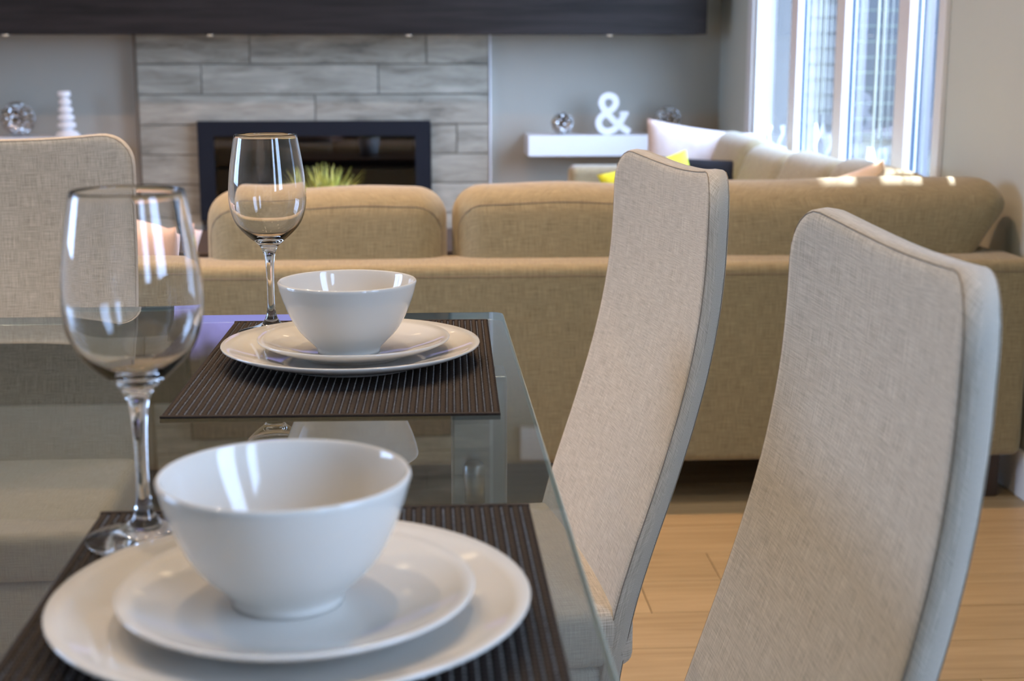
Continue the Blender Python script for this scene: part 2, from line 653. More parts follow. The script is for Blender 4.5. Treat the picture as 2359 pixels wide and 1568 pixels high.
# the strips of floor far to the left and behind the dining area, joined into one
link('floor_field', boxes('floor_field', [(XL, -2.45, YF, YB, -0.013, -0.001), (-2.45, XR, YF, -0.95, -0.013, -0.001)]), M['oak'], floor)['kind'] = 'stuff'

struct('ceiling', boxes('ceiling', [(XL - 0.15, XR + 0.15, YF - 0.15, YB + 0.15, ZC, ZC + 0.1)]), M['ceiling'])
struct('wall_back', boxes('wall_back', [(XL - 0.15, XR + 0.15, YB, YB + 0.15, -0.1, ZC)]), M['wall_grey'], 'grey painted wall behind the fireplace')
struct('wall_left', boxes('wall_left', [(XL - 0.15, XL, YF, 1.6, -0.1, ZC), (XL - 0.15, XL, 3.2, YB, -0.1, ZC), (XL - 0.15, XL, 1.6, 3.2, -0.1, 0.9), (XL - 0.15, XL, 1.6, 3.2, 2.25, ZC)]), M['wall_light'])
wl = struct('window_4', boxes('wide_window', [(XL - 0.1, XL - 0.04, 1.6, 1.65, 0.9, 2.25), (XL - 0.1, XL - 0.04, 3.15, 3.2, 0.9, 2.25), (XL - 0.1, XL - 0.04, 1.65, 3.15, 0.9, 0.95),
    (XL - 0.1, XL - 0.04, 1.65, 3.15, 2.2, 2.25), (XL - 0.1, XL - 0.04, 2.37, 2.43, 0.95, 2.2)], bevel=0.002, segs=1), M['trim_white'])
link('pane', boxes('pane', [(XL - 0.075, XL - 0.069, 1.65, 2.37, 0.95, 2.2)]), M['pane'], wl)
link('pane', boxes('pane', [(XL - 0.075, XL - 0.069, 2.43, 3.15, 0.95, 2.2)]), M['pane'], wl)
# right wall with window opening Y 3.98..6.26 and the patio opening
WY0, WY1, WZ0, WZ1 = 3.985, 6.26, 0.60, 2.30
PA0, PA1, PB0, PB1, PZ0, PZ1 = -1.75, -0.90, -0.36, 0.36, 0.92, 2.30
struct('wall_right', boxes('wall_right', [
    (XR, XR + 0.15, WY1, YB, -0.1, ZC), (XR, XR + 0.15, WY0, WY1, -0.1, WZ0), (XR, XR + 0.15, WY0, WY1, WZ1, ZC),
    (XR, XR + 0.15, PB1, WY0, -0.1, ZC), (XR, XR + 0.15, PA0, PB1, PZ1, ZC), (XR, XR + 0.15, YF - 0.15, PA0, -0.1, ZC),
    (XR, XR + 0.15, PA0, PB1, -0.1, PZ0), (XR, XR + 0.15, PA1, PB0, PZ0, PZ1)]), M['wall_beige'], 'beige painted wall with the window')
struct('wall_front', boxes('wall_front', [(XL, XR, YF - 0.15, YF, -0.1, ZC)]), M['wall_light'])
struct('baseboard_right', boxes('baseboard_right', [(XR - 0.014, XR, YF + 0.02, YB, 0, 0.115)], bevel=0.003), M['trim_white'], 'white baseboard below the beige wall')
struct('baseboard_back', boxes('baseboard_back', [(0.33, XR - 0.014, YB - 0.014, YB, 0, 0.115), (XL, -1.34, YB - 0.014, YB, 0, 0.115)], bevel=0.003), M['trim_white'])
struct('trim_1', boxes('trim_1', [(0.48, XR, YB - 0.06, YB, 2.30, 2.47)], bevel=0.01), M['trim_white'], 'white cornice high on the wall')

# ---------------------------------------------------------------- stone chimney cladding
chim = struct('wall_chimney', boxes('wall_chimney', [(-1.332, 0.328, YB - 0.03, YB, 0, ZC)]), M['grout'], 'chimney wall clad in grey wood look planks')
RP = 0.1412
joint = {0: -0.801, 1: -0.200, 2: -0.501, 3: -0.66, 4: -0.95, 5: -0.30}
seq = [3, 4, 0, 5, 1, 2]
k0 = -7
for k in range(-6, 13):
    zb = 0.995 + RP * k
    zt = min(zb + RP, ZC - 0.002)
    if zb < 0.002:
        zb = 0.004
    if zt <= zb:
        continue
    j = {0: -0.801, -1: -0.200, -2: -0.501, -3: -0.66, -4: -0.90, 1: -0.45}.get(k, joint[seq[k % 6]])
    xs = [-1.332]
    x = j - 3 * 0.831
    while x < 0.328:
        if x > -1.29 and x < 0.29:
            xs.append(x)
        x += 0.831
    xs.append(0.328)
    for a, b in zip(xs[:-1], xs[1:]):
        segs = [(a, b)]
        if zt > 0.27 and zb < 0.70:        # leave the fireplace opening
            segs = []
            if a < -1.055:
                segs.append((a, min(b, -1.055)))
            if b > 0.045:
                segs.append((max(a, 0.045), b))
        for s0, s1 in segs:
            if s1 - s0 < 0.02:
                continue
            pr = random.uniform(0.0, 0.005)
            o = link('stone_plank', boxes('stone_plank', [(s0 + 0.0022 - s0, s1 - s0 - 0.0022, -0.022 - pr, 0.012, 0.002, zt - zb - 0.002)], bevel=0.0015, segs=1),
                     M['stone'], chim, (s0, YB - 0.032, zb))
struct('trim_2', boxes('trim_2', [(0.3285, 0.336, YB - 0.062, YB, 0, ZC)]), M['shelf_white'], 'thin pale edge strip right of the stone cladding')
struct('trim_3', boxes('trim_3', [(-1.342, -1.3325, YB - 0.062, YB, 0, ZC)]), plain('edge_brown', (0.16, 0.12, 0.08), 0.5), 'thin brown edge strip left of the stone cladding')

# ---------------------------------------------------------------- window in the right wall
win = struct('window_1', boxes('window_1', [
    (XR - 0.016, XR, WY1 - 0.0, WY1 + 0.09, WZ0 - 0.06, WZ1 + 0.09),
    (XR - 0.016, XR, WY0 - 0.055, WY0 + 0.0, WZ0 - 0.06, WZ1 + 0.09),
    (XR - 0.016, XR, WY0, WY1, WZ1, WZ1 + 0.09),
    (XR - 0.03, XR, WY0 - 0.05, WY1 + 0.05, WZ0 - 0.03, WZ0)], bevel=0.003), M['trim_white'], 'four light window with white casing')
link('frame', boxes('frame', [(XR + 0.03, XR + 0.12, WY0, WY1, WZ0, WZ0 + 0.05), (XR + 0.03, XR + 0.12, WY0, WY1, WZ1 - 0.05, WZ1),
                              (XR + 0.0, XR + 0.05, WY1 - 0.03, WY1, WZ0 + 0.05, WZ1 - 0.05), (XR + 0.0, XR + 0.05, WY0, WY0 + 0.03, WZ0 + 0.05, WZ1 - 0.05)], bevel=0.002, segs=1), M['trim_white'], win)
mulls = [5.60, 4.975, 4.315]
link('reveal_dimmer', boxes('reveal_dimmer', [(XR + 0.052, XR + 0.152, WY1 - 0.02, WY1 - 0.0005, WZ0 + 0.001, WZ1 - 0.001)]), M['reveal_dimmer'], win)  # grey cover added over the far reveal to dim its strong skylight
for ym in mulls:
    mo = link('mullion', boxes('mullion', [(XR - 0.002, XR + 0.016, ym - 0.052, ym + 0.052, WZ0, WZ1), (XR + 0.016, XR + 0.044, ym - 0.040, ym + 0.040, WZ0 + 0.05, WZ1 - 0.05)], bevel=0.002, segs=1), M['vinyl'], win)
    g_ = link('gasket', boxes('gasket', [(XR + 0.026, XR + 0.0375, ym - 0.043, ym + 0.043, WZ0 + 0.05, WZ1 - 0.05)]), M['gasket'], mo)
bounds = [(WY1 - 0.03, mulls[0] + 0.041), (mulls[0] - 0.041, mulls[1] + 0.041), (mulls[1] - 0.041, mulls[2] + 0.041), (mulls[2] - 0.041, WY0 + 0.03)]
for (ya, yb) in bounds:
    link('pane', boxes('pane', [(XR + 0.038, XR + 0.042, yb, ya, WZ0 + 0.05, WZ1 - 0.05)]), M['pane'], win)
for (yc, zc, zt) in ((5.33, 0.79, 2.3), (4.64, 0.745, 2.3)):
    cd = link('blind_cord', tube('blind_cord', [(XR + 0.024, yc, zc), (XR + 0.024, yc, (zc + zt) / 2), (XR + 0.024, yc, zt - 0.05)], 0.0032, 6), M['cord'], win)
    link('tassel', lathe('tassel', [(0, 0.05), (0.004, 0.048), (0.008, 0.03), (0.013, 0.006), (0.010, -0.002), (0, -0.003)], 16), M['trim_white'], cd, (XR + 0.024, yc, zc - 0.045))
    link('blind_cord', tube('blind_cord', [(XR + 0.024, yc - 0.06, zc + 0.04), (XR + 0.024, yc - 0.06, zt - 0.05)], 0.0022, 6), M['cord'], win)
for yc in (6.02, 5.30, 4.66):
    link('crank_handle', tube('crank_handle', [(XR + 0.018, yc, 0.655), (XR + 0.012, yc - 0.01, 0.68), (XR + 0.005, yc - 0.03, 0.72), (XR + 0.01, yc - 0.035, 0.75)], [0.012, 0.010, 0.008, 0.011], 8), M['trim_white'], win)

# pair of tall windows (behind the camera, lights the chairs and the glass)
for i, (a, b) in enumerate(((PA0, PA1), (PB0, PB1))):
    d = struct('window_%d' % (i + 2), boxes('tall_window', [(XR + 0.03, XR + 0.09, a, a + 0.05, PZ0, PZ1), (XR + 0.03, XR + 0.09, b - 0.05, b, PZ0, PZ1),
               (XR + 0.03, XR + 0.09, a + 0.05, b - 0.05, PZ0, PZ0 + 0.05), (XR + 0.03, XR + 0.09, a + 0.05, b - 0.05, PZ1 - 0.05, PZ1)], bevel=0.002, segs=1), M['trim_white'])
    link('pane', boxes('pane', [(XR + 0.055, XR + 0.061, a + 0.05, b - 0.05, PZ0 + 0.05, PZ1 - 0.05)]), M['pane'], d)

# ---------------------------------------------------------------- outside
struct('sun_cutoff_eave', boxes('sun_cutoff_eave', [(XR + 0.15, XR + 0.30, 3.0, 7.1, 2.62, 2.72)]), M['stucco'])  # unseen overhang added to cut off the higher sun rays entering the window
struct('ground_outside', boxes('ground_outside', [(-30, 40, -30, 50, -0.35, -0.25)]), M['paving'])
nh = thing('neighbour_house', 'blue sided house seen through the window panes', 'house', (0, 12.0, -0.25))
link('wall', boxes('wall', [(2.95, 9, 0.02, 0.3, 0, 6)]), M['siding'], nh)
lap = 0.127
bmx = bmesh.new()
vs = [(0, -0.004, 0), (0, -0.024, 0), (0, -0.004, lap)]
a_ = [bmx.verts.new(v) for v in vs]
b_ = [bmx.verts.new((6.0, v[1], v[2])) for v in vs]
for i in range(3):
    bmx.faces.new((a_[i], a_[(i + 1) % 3], b_[(i + 1) % 3], b_[i]))
bmx.faces.new(a_[::-1]); bmx.faces.new(b_)
bmesh.ops.recalc_face_normals(bmx, faces=bmx.faces[:])
sid_me = finish(bmx, 'siding_board')
sid_me.materials.append(M['siding'])
for k in range(24):
    link('siding_board', sid_me, None, nh, (2.95, 0.02, 0.05 + k * lap))
sky_blocker = thing('sky_blocker', 'added wall covering the bright sky outside the farthest window pane', 'house', (0, 13.5, -0.25))  # building added so the farthest pane does not show overbright sky
link('wall', boxes('wall', [(1.2, 3.4, 0, 0.3, 0, 4.5)]), M['sky_blocker'], sky_blocker)
link('roof', boxes('roof', [(1.0, 3.5, -0.15, 0.5, 4.5, 4.62)]), M['stucco'], sky_blocker)
nw = link('window', boxes('window', [(3.50, 4.02, -0.03, 0.0, 0.55, 2.4)]), M['siding_dark'], nh)
sl_me = boxes('shutter_slat', [(0, 0.50, -0.012, 0, 0, 0.016)])
sl_me.materials.append(M['slat'])
for k in range(14):
    link('shutter_slat', sl_me, None, nw, (3.51, -0.031, 0.60 + k * lap))
link('corner_board', boxes('corner_board', [(4.03, 4.6, -0.05, 0.0, 0.0, 3.2)]), M['outer_blue'], nh)

# ---------------------------------------------------------------- mantel, television, fireplace
mantel = thing('mantel', 'long dark brown mantel box running above the fireplace', 'mantel', (0, 0, 0))
link('body', boxes('body', [(-2.32, 1.315, 6.66, YB - 0.061, 1.130, 1.50), (0.34, 1.315, YB - 0.061, YB - 0.0005, 1.130, 1.50), (-2.32, -1.345, YB - 0.061, YB - 0.0005, 1.130, 1.50)], bevel=0.0), M['dark_mantel'], mantel)
for x in (-1.86, -0.95, -0.05, 0.875):
    p = link('puck_light', lathe('puck_light', [(0, -0.004), (0.016, -0.004), (0.02, 0), (0, 0.0)], 20), M['chrome'], mantel, (x, 6.72, 1.1295))
    link('lens', lathe('lens', [(0, -0.0055), (0.012, -0.005), (0.012, -0.0038), (0, -0.0038)], 16), M['lens_small'], p)

tv = thing('television', 'wide black flat television above the mantel', 'television', (-0.505, 6.90, 1.60))
link('bezel', boxes('bezel', [(-0.64, 0.64, -0.02, 0.03, 0, 0.72)], bevel=0.004), M['black_metal'], tv)
link('screen', boxes('screen', [(-0.628, 0.628, -0.0225, -0.02, 0.012, 0.708)]), M['screen'], tv)

wc = thing('wall_cabinet', 'long dark cabinet high on the wall left of the television', 'cabinet', (-4.15, YB - 0.068, 1.76))
link('body', boxes('body', [(0, 3.0, -0.10, 0, 0, 0.36)], bevel=0.003), M['dark_mantel'], wc)
link('door', boxes('door', [(1.51, 2.995, -0.112, -0.1005, 0.004, 0.356)], bevel=0.002), M['dark_mantel'], wc)
link('door', boxes('door', [(0.005, 1.50, -0.112, -0.1005, 0.004, 0.356)], bevel=0.002), M['dark_mantel'], wc)

fp = thing('fireplace', 'black framed linear gas fireplace set in grey stone planks', 'fireplace', (-0.505, YB - 0.07, 0.26))
FW, FH = 0.55, 0.47
link('frame', boxes('frame', [(-FW, -FW + 0.073, -0.03, 0.035, 0, FH), (FW - 0.073, FW, -0.03, 0.035, 0, FH), (-FW + 0.073, FW - 0.073, -0.03, 0.035, FH - 0.07, FH), (-FW + 0.073, FW - 0.073, -0.03, 0.035, 0, 0.07)]), M['black_metal'], fp)
link('firebox', boxes('firebox', [(-FW + 0.07, FW - 0.07, 0.030, 0.038, 0.07, FH - 0.07)]), M['fire_dark'], fp)
link('glass_front', boxes('glass_front', [(-FW + 0.073, FW - 0.073, -0.010, -0.006, 0.07, FH - 0.07)]), M['fire_glass'], fp)
link('inner_lip', boxes('inner_lip', [(-FW + 0.073, -FW + 0.085, -0.006, 0.03, 0.07, FH - 0.07), (FW - 0.085, FW - 0.073, -0.006, 0.03, 0.07, FH - 0.07), (-FW + 0.085, FW - 0.085, -0.006, 0.03, FH - 0.082, FH - 0.07)]), M['dark_mantel'], fp)

# ---------------------------------------------------------------- floating shelves and ornaments
def shelf(label, x0, x1):
    s = link('floating_shelf', boxes('floating_shelf', [(0, x1 - x0, -0.25, 0, -0.098, 0)], bevel=0.004), M['shelf_white'], None, (x0, YB, 0.667))
    tag(s, label, 'shelf')


shelf('thick white floating shelf holding the ampersand, right of the fireplace', 0.501, 1.435)
shelf('white floating shelf behind the left chair, left of the fireplace', -2.43, -1.50)


def orb(label, x, y, r):
    bm = bmesh.new()
    bmesh.ops.create_uvsphere(bm, u_segments=48, v_segments=32, radius=r)
    o = link('metal_orb', finish(bm, 'metal_orb', True), M['hammered'], None, (x, y, 0.6675 + r))
    tag(o, label, 'ornament', 'hammered silver orbs on the floating shelves')


orb('small hammered silver orb left of the ampersand', 0.664, 6.78, 0.053)
orb('dark bronze tinted silver orb right of the ampersand behind the white pillow', 1.168, 6.80, 0.066)
orb('large hammered silver orb at the left edge beside the white candlestick', -1.861, 6.82, 0.080)

prof = [(0, 0), (0.050, 0), (0.050, 0.008), (0.040, 0.022), (0.026, 0.030)]
for k, (zz, rr) in enumerate(((0.052, 0.037), (0.087, 0.033), (0.122, 0.029), (0.157, 0.025))):
    prof += [(rr * 0.62, zz - 0.017), (rr, zz - 0.008), (rr, zz + 0.008), (rr * 0.62, zz + 0.017)]
prof += [(0.017, 0.178), (0.026, 0.184), (0.026, 0.204), (0.020, 0.206), (0.017, 0.190), (0, 0.190)]
cs = link('candlestick', lathe('candlestick', smooth_prof([(a * 1.12, b) for a, b in prof], 4), 40), M['shelf_white'], None, (-1.632, 6.80, 0.6675), (0, math.radians(-1.5), 0))
tag(cs, 'white turned candlestick with stacked rings beside the left orb', 'candlestick')

# ampersand: flat stroke letter
amp_px = [(1018, 782), (1003, 812), (980, 848), (950, 880), (908, 896), (868, 886), (846, 856), (846, 824), (866, 796), (905, 770), (940, 744), (957, 712), (948, 680), (912, 664), (876, 676), (862, 708), (872, 740), (902, 780), (945, 826), (1000, 868), (1052, 900)]
ap = [((px - 945) * 0.339 * 0.00208, (912 - py) * 0.339 * 0.00212) for px, py in amp_px]
ap = smooth_prof(ap, 5)
bm = bmesh.new()
hwid, dep = 0.0150, 0.020
L, Rr = [], []
for i, p in enumerate(ap):
    a, b = ap[max(i - 1, 0)], ap[min(i + 1, len(ap) - 1)]
    t = Vector((b[0] - a[0], b[1] - a[1])).normalized()
    nrm = Vector((-t.y, t.x))
    row_ = []
    dep = 0.018 + 0.003 * i / len(ap)
    for s, dd in ((1, -dep), (-1, -dep), (-1, dep), (1, dep)):
        row_.append(bm.verts.new((p[0] + s * hwid * nrm.x, dd, p[1] + s * hwid * nrm.y)))
    L.append(row_)
for r0, r1 in zip(L[:-1], L[1:]):
    for k in range(4):
        bm.faces.new((r0[k], r0[(k + 1) % 4], r1[(k + 1) % 4], r1[k]))
bm.faces.new(L[0][::-1])
bm.faces.new(L[-1])
for (cxp, czp) in ((ap[0][0], ap[0][1]),):
    bmesh.ops.create_cube(bm, size=1, matrix=Matrix.Translation((cxp - 0.003, 0, czp + 0.002)) @ Matrix.Diagonal((0.040, 2 * dep, 0.016, 1)))
zmin = min(v.co.z for v in bm.verts)
for v in bm.verts:
    v.co.z -= zmin
bmesh.ops.recalc_face_normals(bm, faces=bm.faces[:])
amp = link('ampersand_letter', finish(bm, 'ampersand_letter'), M['shelf_white'], None, (0.908, 6.80, 0.6675))
tag(amp, 'white freestanding ampersand letter on the white floating shelf', 'letter')

# ---------------------------------------------------------------- ceiling lights
spots = [(x, y) for y in (1.25, 2.3) for x in (-1.1, -0.45, 0.2)] + [(x, y) for y in (3.4, 5.2) for x in (-1.8, -0.75, 0.3)]
ring_me = lathe('trim_ring', [(0.05, 0), (0.075, 0), (0.078, -0.006), (0.06, -0.008), (0.05, -0.004)], 32, True)
lens_me = lathe('lens', [(0, -0.001), (0.049, -0.001), (0.049, 0.0), (0, 0.0)], 24)
ring_me.materials.append(M['trim_white'])
lens_me.materials.append(M['lens'])
for x, y in spots:
    where = 'over the dining table' if y < 3 else 'over the sofa area'
    c = thing('ceiling_light', 'round white recessed downlight ' + where, 'ceiling light', (x, y, ZC), 0, 'recessed downlights ' + where)
    link('trim_ring', ring_me, None, c)
    link('lens', lens_me, None, c)
    ld = bpy.data.lights.new('downlight', 'AREA')
    ld.shape = 'DISK'
    ld.size = 0.055
    ld.energy = LAMP_W if y < 3 else LAMP_W * 2.9
    ld.color = LAMP_COL if y < 3 else LIVING_COL
    ld.spread = math.radians(120 if y < 3 else 105)
    lo = bpy.data.objects.new('downlight', ld)
    C.objects.link(lo)
    lo.parent = c
    lo.location = (0, 0, -0.012)

# ---------------------------------------------------------------- sofa (corner sectional)
sofa = thing('corner_sofa', 'large beige linen corner sofa along the right wall', 'sofa', (0, 0, 0))
SF = M['sofa_fabric']
link('back_panel', soft_box('back_panel', -1.55, 1.425, 3.22, 3.40, 0.112, 0.587, 0.022), SF, sofa)
link('back_panel', soft_box('back_panel', 1.29, 1.425, 3.405, 6.00, 0.112, 0.580, 0.022), SF, sofa)
link('seam', tube('seam', [(-1.53, 3.2195, 0.560), (1.40, 3.2195, 0.560)], 0.0012, 5), M['seam'], sofa)
link('base', boxes('base', [(-1.50, 1.285, 3.405, 4.12, 0.12, 0.28)], bevel=0.01, uv=True), SF, sofa)
link('base', boxes('base', [(0.62, 1.285, 4.125, 5.86, 0.12, 0.28)], bevel=0.01, uv=True), SF, sofa)
link('arm', soft_box('arm', 0.612, 1.285, 5.865, 6.03, 0.112, 0.590, 0.03), SF, sofa)
for (x0, x1, y0, y1) in ((-1.49, -0.60, 3.42, 4.14), (-0.59, 0.28, 3.42, 4.14), (0.29, 1.28, 3.42, 4.14), (0.60, 1.28, 4.15, 5.0), (0.60, 1.28, 5.01, 5.85)):
    link('seat_cushion', soft_box('seat_cushion', x0, x1, y0, y1, 0.285, 0.43, 0.035), SF, sofa)
for (x, y) in ((-1.44, 3.29), (1.36, 3.29), (-1.44, 4.05), (0.68, 4.2), (0.68, 5.95), (1.36, 5.95)):
    link('leg', boxes('leg', [(x - 0.03, x + 0.03, y - 0.03, y + 0.03, 0, 0.13)], bevel=0.004, segs=1), M['dark_wood'], sofa)


def cushion(w, h, T, rc, re, puff, deform, loc, rot, seam=0.05, n=2.2):
    seam = (0.013, seam) if seam else None
    c_ = link('back_cushion', pad('back_cushion', w, h, T, rc, re, n, puff, deform, (12, 8)), SF, sofa, loc, rot)
    if seam:
        link('seam', pad_seam('seam', w, h, T, rc, re, n, puff, deform, seam), M['seam'], c_)
    return c_


def wavy(ph):
    def f(p):
        return Vector((p.x, p.y, p.z + (0.004 * math.sin(7 * p.x + ph) + 0.002 * math.sin(19 * p.x + ph) if p.z > 0.05 else 0)))
    return f


cushion(0.567, 0.335, 0.095, 0.075, 0.075, 0.012, wavy(0.3), (-0.2245, 3.43, 0.577), (math.radians(-6), 0, 0))
cushion(0.575, 0.335, 0.095, 0.075, 0.075, 0.012, wavy(2.0), (0.359, 3.43, 0.583), (math.radians(-6), 0, 0))


def corner_def(p):
    q = p.copy()
    if q.x > 0:
        s = q.x / 0.385
        q.x -= s ** 3 * max(0, (0.09 - q.z)) * 0.75
        q.z += 0.006 * s
    # loose creases along the top edge
    if q.z > 0.05:
        q.z += 0.003 * math.sin(11 * p.x + 1)
        q.y += 0.004 * math.sin(48 * p.x) * max(0, 1 - abs(p.x - 0.02) / 0.22)
    return q


cushion(0.780, 0.335, 0.105, 0.085, 0.085, 0.018, corner_def, (1.040, 3.45, 0.590), (math.radians(-6), 0, 0), seam=0)
for (yc, wd, zt) in ((5.52, 0.60, 0.735), (4.97, 0.54, 0.718), (4.42, 0.54, 0.735), (3.86, 0.56, 0.752)):
    cushion(wd, 0.34, 0.085, 0.07, 0.07, 0.014, None, (1.225, yc, zt - 0.16), (math.radians(-22), 0, -PI / 2), seam=0)

# ---------------------------------------------------------------- throw pillows
def pillow_mesh(name, w, h, T, pinch=0.07, n=26):
    bm = bmesh.new()
    G = [{}, {}]
    uvl = bm.loops.layers.uv.verify()
    for s in (0, 1):
        for i in range(n + 1):
            for j in range(n + 1):
                u, v = -1 + 2 * i / n, -1 + 2 * j / n
                if s and (i in (0, n) or j in (0, n)):
                    G[1][i, j] = G[0][i, j]
                    continue
                t = T * ((1 - abs(u) ** 2.4) * (1 - abs(v) ** 2.4)) ** 0.5
                x = w / 2 * u * (1 - pinch * (1 - v * v))
                z = h / 2 * v * (1 - pinch * (1 - u * u))
                t += 0.002 * math.sin(9 * u + 5 * v) * (1 - u * u) * (1 - v * v)
                G[s][i, j] = bm.verts.new((x, -t if s == 0 else t, z))
    for s in (0, 1):
        for i in range(n):
            for j in range(n):
                q = [G[s][i, j], G[s][i + 1, j], G[s][i + 1, j + 1], G[s][i, j + 1]]
                if s:
                    q.reverse()
                try:
                    bm.faces.new(q)
                except ValueError:
                    pass
    bmesh.ops.recalc_face_normals(bm, faces=bm.faces[:])
    return finish(bm, name, True, True)


def throw(mat, label, w, h, T, loc, rot):
    o = link('throw_pillow', pillow_mesh('throw_pillow', w, h, T), M[mat], None, loc, [math.radians(a) for a in rot])
    tag(o, label, 'pillow', 'throw pillows on the corner sofa')


throw('white_cloth', 'large pale pillow leaning against the far sofa arm below the shelf', 0.47, 0.36, 0.075, (1.11, 5.70, 0.590), (-14, 8, 6))
throw('black_cloth', 'black rectangular pillow between the yellow and the pale one', 0.44, 0.22, 0.055, (1.095, 5.30, 0.560), (-16, 2, -4))
throw('yellow_cloth', 'bright yellow green pillow behind the middle chair top', 0.34, 0.30, 0.06, (0.840, 5.15, 0.527), (-22, -15, 4))
throw('cream_cloth', 'cream pillow corner peeking over the right end of the sofa back', 0.36, 0.36, 0.05, (1.09, 3.70, 0.562), (-12, -16, -4))
throw('blush_cloth', 'blush pillow lying behind the near wine glass at the left of the sofa back', 0.42, 0.40, 0.08, (-0.80, 3.74, 0.50), (-50, 12, 10))
throw('blush_cloth', 'blush pillow standing beside the left back cushion of the sofa', 0.26, 0.36, 0.05, (-0.68, 3.48, 0.475), (-4, 0, 0))

# ---------------------------------------------------------------- coffee table with grass pot
ct = thing('coffee_table', 'low dark coffee table behind the sofa back', 'table', (-0.35, 4.95, 0))
link('table_top', boxes('table_top', [(-0.5, 0.5, -0.30, 0.30, 0.38, 0.42)], bevel=0.004), M['dark_wood'], ct)
for sx in (-0.46, 0.46):
    for sy in (-0.26, 0.26):
        link('leg', boxes('leg', [(sx - 0.02, sx + 0.02, sy - 0.02, sy + 0.02, 0, 0.38)], bevel=0.002, segs=1), M['dark_wood'], ct)
pg = thing('potted_grass', 'spiky yellow green grass tuft above the sofa back', 'plant', (-0.322, 4.9, 0.4203))
link('pot', lathe('pot', [(0, 0), (0.05, 0), (0.068, 0.11), (0.062, 0.11), (0.058, 0.095), (0, 0.095)], 32), M['pot'], pg)
bm = bmesh.new()
for i in range(230):
    az = random.uniform(0, 2 * PI)
    el = math.radians(random.triangular(15, 90, 60))
    Ln = random.uniform(0.13, 0.20)
    base = Vector((random.uniform(-0.03, 0.03), random.uniform(-0.03, 0.03), 0.105))
    d = Vector((math.cos(az) * math.cos(el), math.sin(az) * math.cos(el), math.sin(el)))
    side = d.cross(Vector((0, 0, 1)))
    side = side.normalized() if side.length > 0.01 else Vector((1, 0, 0))
    prev = None
    for k in range(5):
        t = k / 4
        p = base + d * Ln * t + Vector((0, 0, -0.025 * t * t))
        wv = 0.0042 * (1 - t) + 0.0004
        cur = [bm.verts.new(p + side * wv), bm.verts.new(p - side * wv), bm.verts.new(p + side.cross(d) * wv * 0.35)]
        if prev:
            for a in range(3):
                bm.faces.new((prev[a], prev[(a + 1) % 3], cur[(a + 1) % 3], cur[a]))
        prev = cur
link('blades', finish(bm, 'blades', True), M['grass'], pg)['kind'] = 'stuff'

# ---------------------------------------------------------------- dining chairs
PROF = [(0.93, 0.0), (0.85, -0.001), (0.80, -0.003), (0.75, -0.009), (0.70, -0.018), (0.66, -0.027), (0.60, -0.044), (0.55, -0.059), (0.50, -0.076), (0.46, -0.089), (0.40, -0.106), (0.30, -0.124), (0.22, -0.132), (0.12, -0.136)]


def prof_y(z):
    if z >= PROF[0][0]:
        return 0.0
    for (za, ya), (zb, yb) in zip(PROF[:-1], PROF[1:]):
        if z >= zb:
            t = (za - z) / (za - zb)
            return ya + (yb - ya) * t
    return PROF[-1][1]


def sm_y(z):
    return sum(prof_y(z + d) for d in (-0.04, -0.02, 0, 0.02, 0.04)) / 5


CW, CT = 0.450, 0.0138
CZ0, CZ1 = 0.15, 0.938


def chair_def(p):
    z = p.z + (CZ0 + CZ1) / 2
    u = p.x / (CW / 2)
    top = max(0.0, (z - 0.6) / (CZ1 - 0.6))
    zz = z - 0.016 * (1 - min(1, abs(u)) ** 2) * top ** 2
    return Vector((p.x, p.y + sm_y(z) + CT + 0.024 * (1 - abs(u) ** 2.4) * (0.35 + 0.65 * top), zz))


def make_chair(label, loc, rz):
    t = thing('dining_chair', label, 'chair', loc, rz, 'linen dining chairs around the glass table')
    h = CZ1 - CZ0
    bk = link('backrest', pad('backrest', CW, h, CT, 0.058, 0.014, 3.2, 0.0, chair_def, (16, 32)), M['chair_fabric'], t)
    for s in (-1, 1):
        link('seam', pad_seam('seam', CW, h, CT, 0.058, 0.014, 3.2, 0.0, chair_def, 0.0035, 0.0006, s, 0.015), M['seam'], bk)
    link('seat', soft_box('seat', -0.224, 0.224, -0.475, -0.075, 0.335, 0.408, 0.018), M['chair_fabric'], t)
    link('apron', soft_box('apron', -0.218, 0.218, -0.467, -0.105, 0.150, 0.333, 0.006, 2), M['chair_fabric'], t)
    for sx in (-1, 1):
        for (ya, yb) in ((-0.43, -0.435), (-0.145, -0.13)):
            bm = bmesh.new()
            r = []
            for (yy, zz, q) in ((ya, 0.151, 0.02), (yb, 0.0, 0.013)):
                r.append([bm.verts.new((sx * 0.185 + dx * q, yy + dy * q, zz)) for dx, dy in ((-1, -1), (1, -1), (1, 1), (-1, 1))])
            for k in range(4):
                bm.faces.new((r[0][k], r[0][(k + 1) % 4], r[1][(k + 1) % 4], r[1][k]))
            bm.faces.new(r[0]); bm.faces.new(r[1])
            bmesh.ops.recalc_face_normals(bm, faces=bm.faces[:])
            link('leg', finish(bm, 'leg'), M['dark_wood'], t)
    return t


def copy_tree(o, parent=None):
    c = o.copy()
    C.objects.link(c)
    c.parent = parent
    for ch in list(o.children):
        copy_tree(ch, c)
    return c


c1 = make_chair('grey beige linen dining chair nearest the camera at the right', (0.335, 1.075, 0), math.radians(-90.6))
c2 = copy_tree(c1)
c2.location = (0.300, 1.835, 0)
c2.rotation_euler = (0, 0, math.radians(-83.6))
c2['label'] = 'linen dining chair in the middle, second from the camera along the table'
c3 = copy_tree(c1)
c3.location = (-0.698, 2.40, 0)
c3.rotation_euler = (0, 0, math.radians(2))
c3['label'] = 'linen dining chair at the far head of the table, at the left edge'

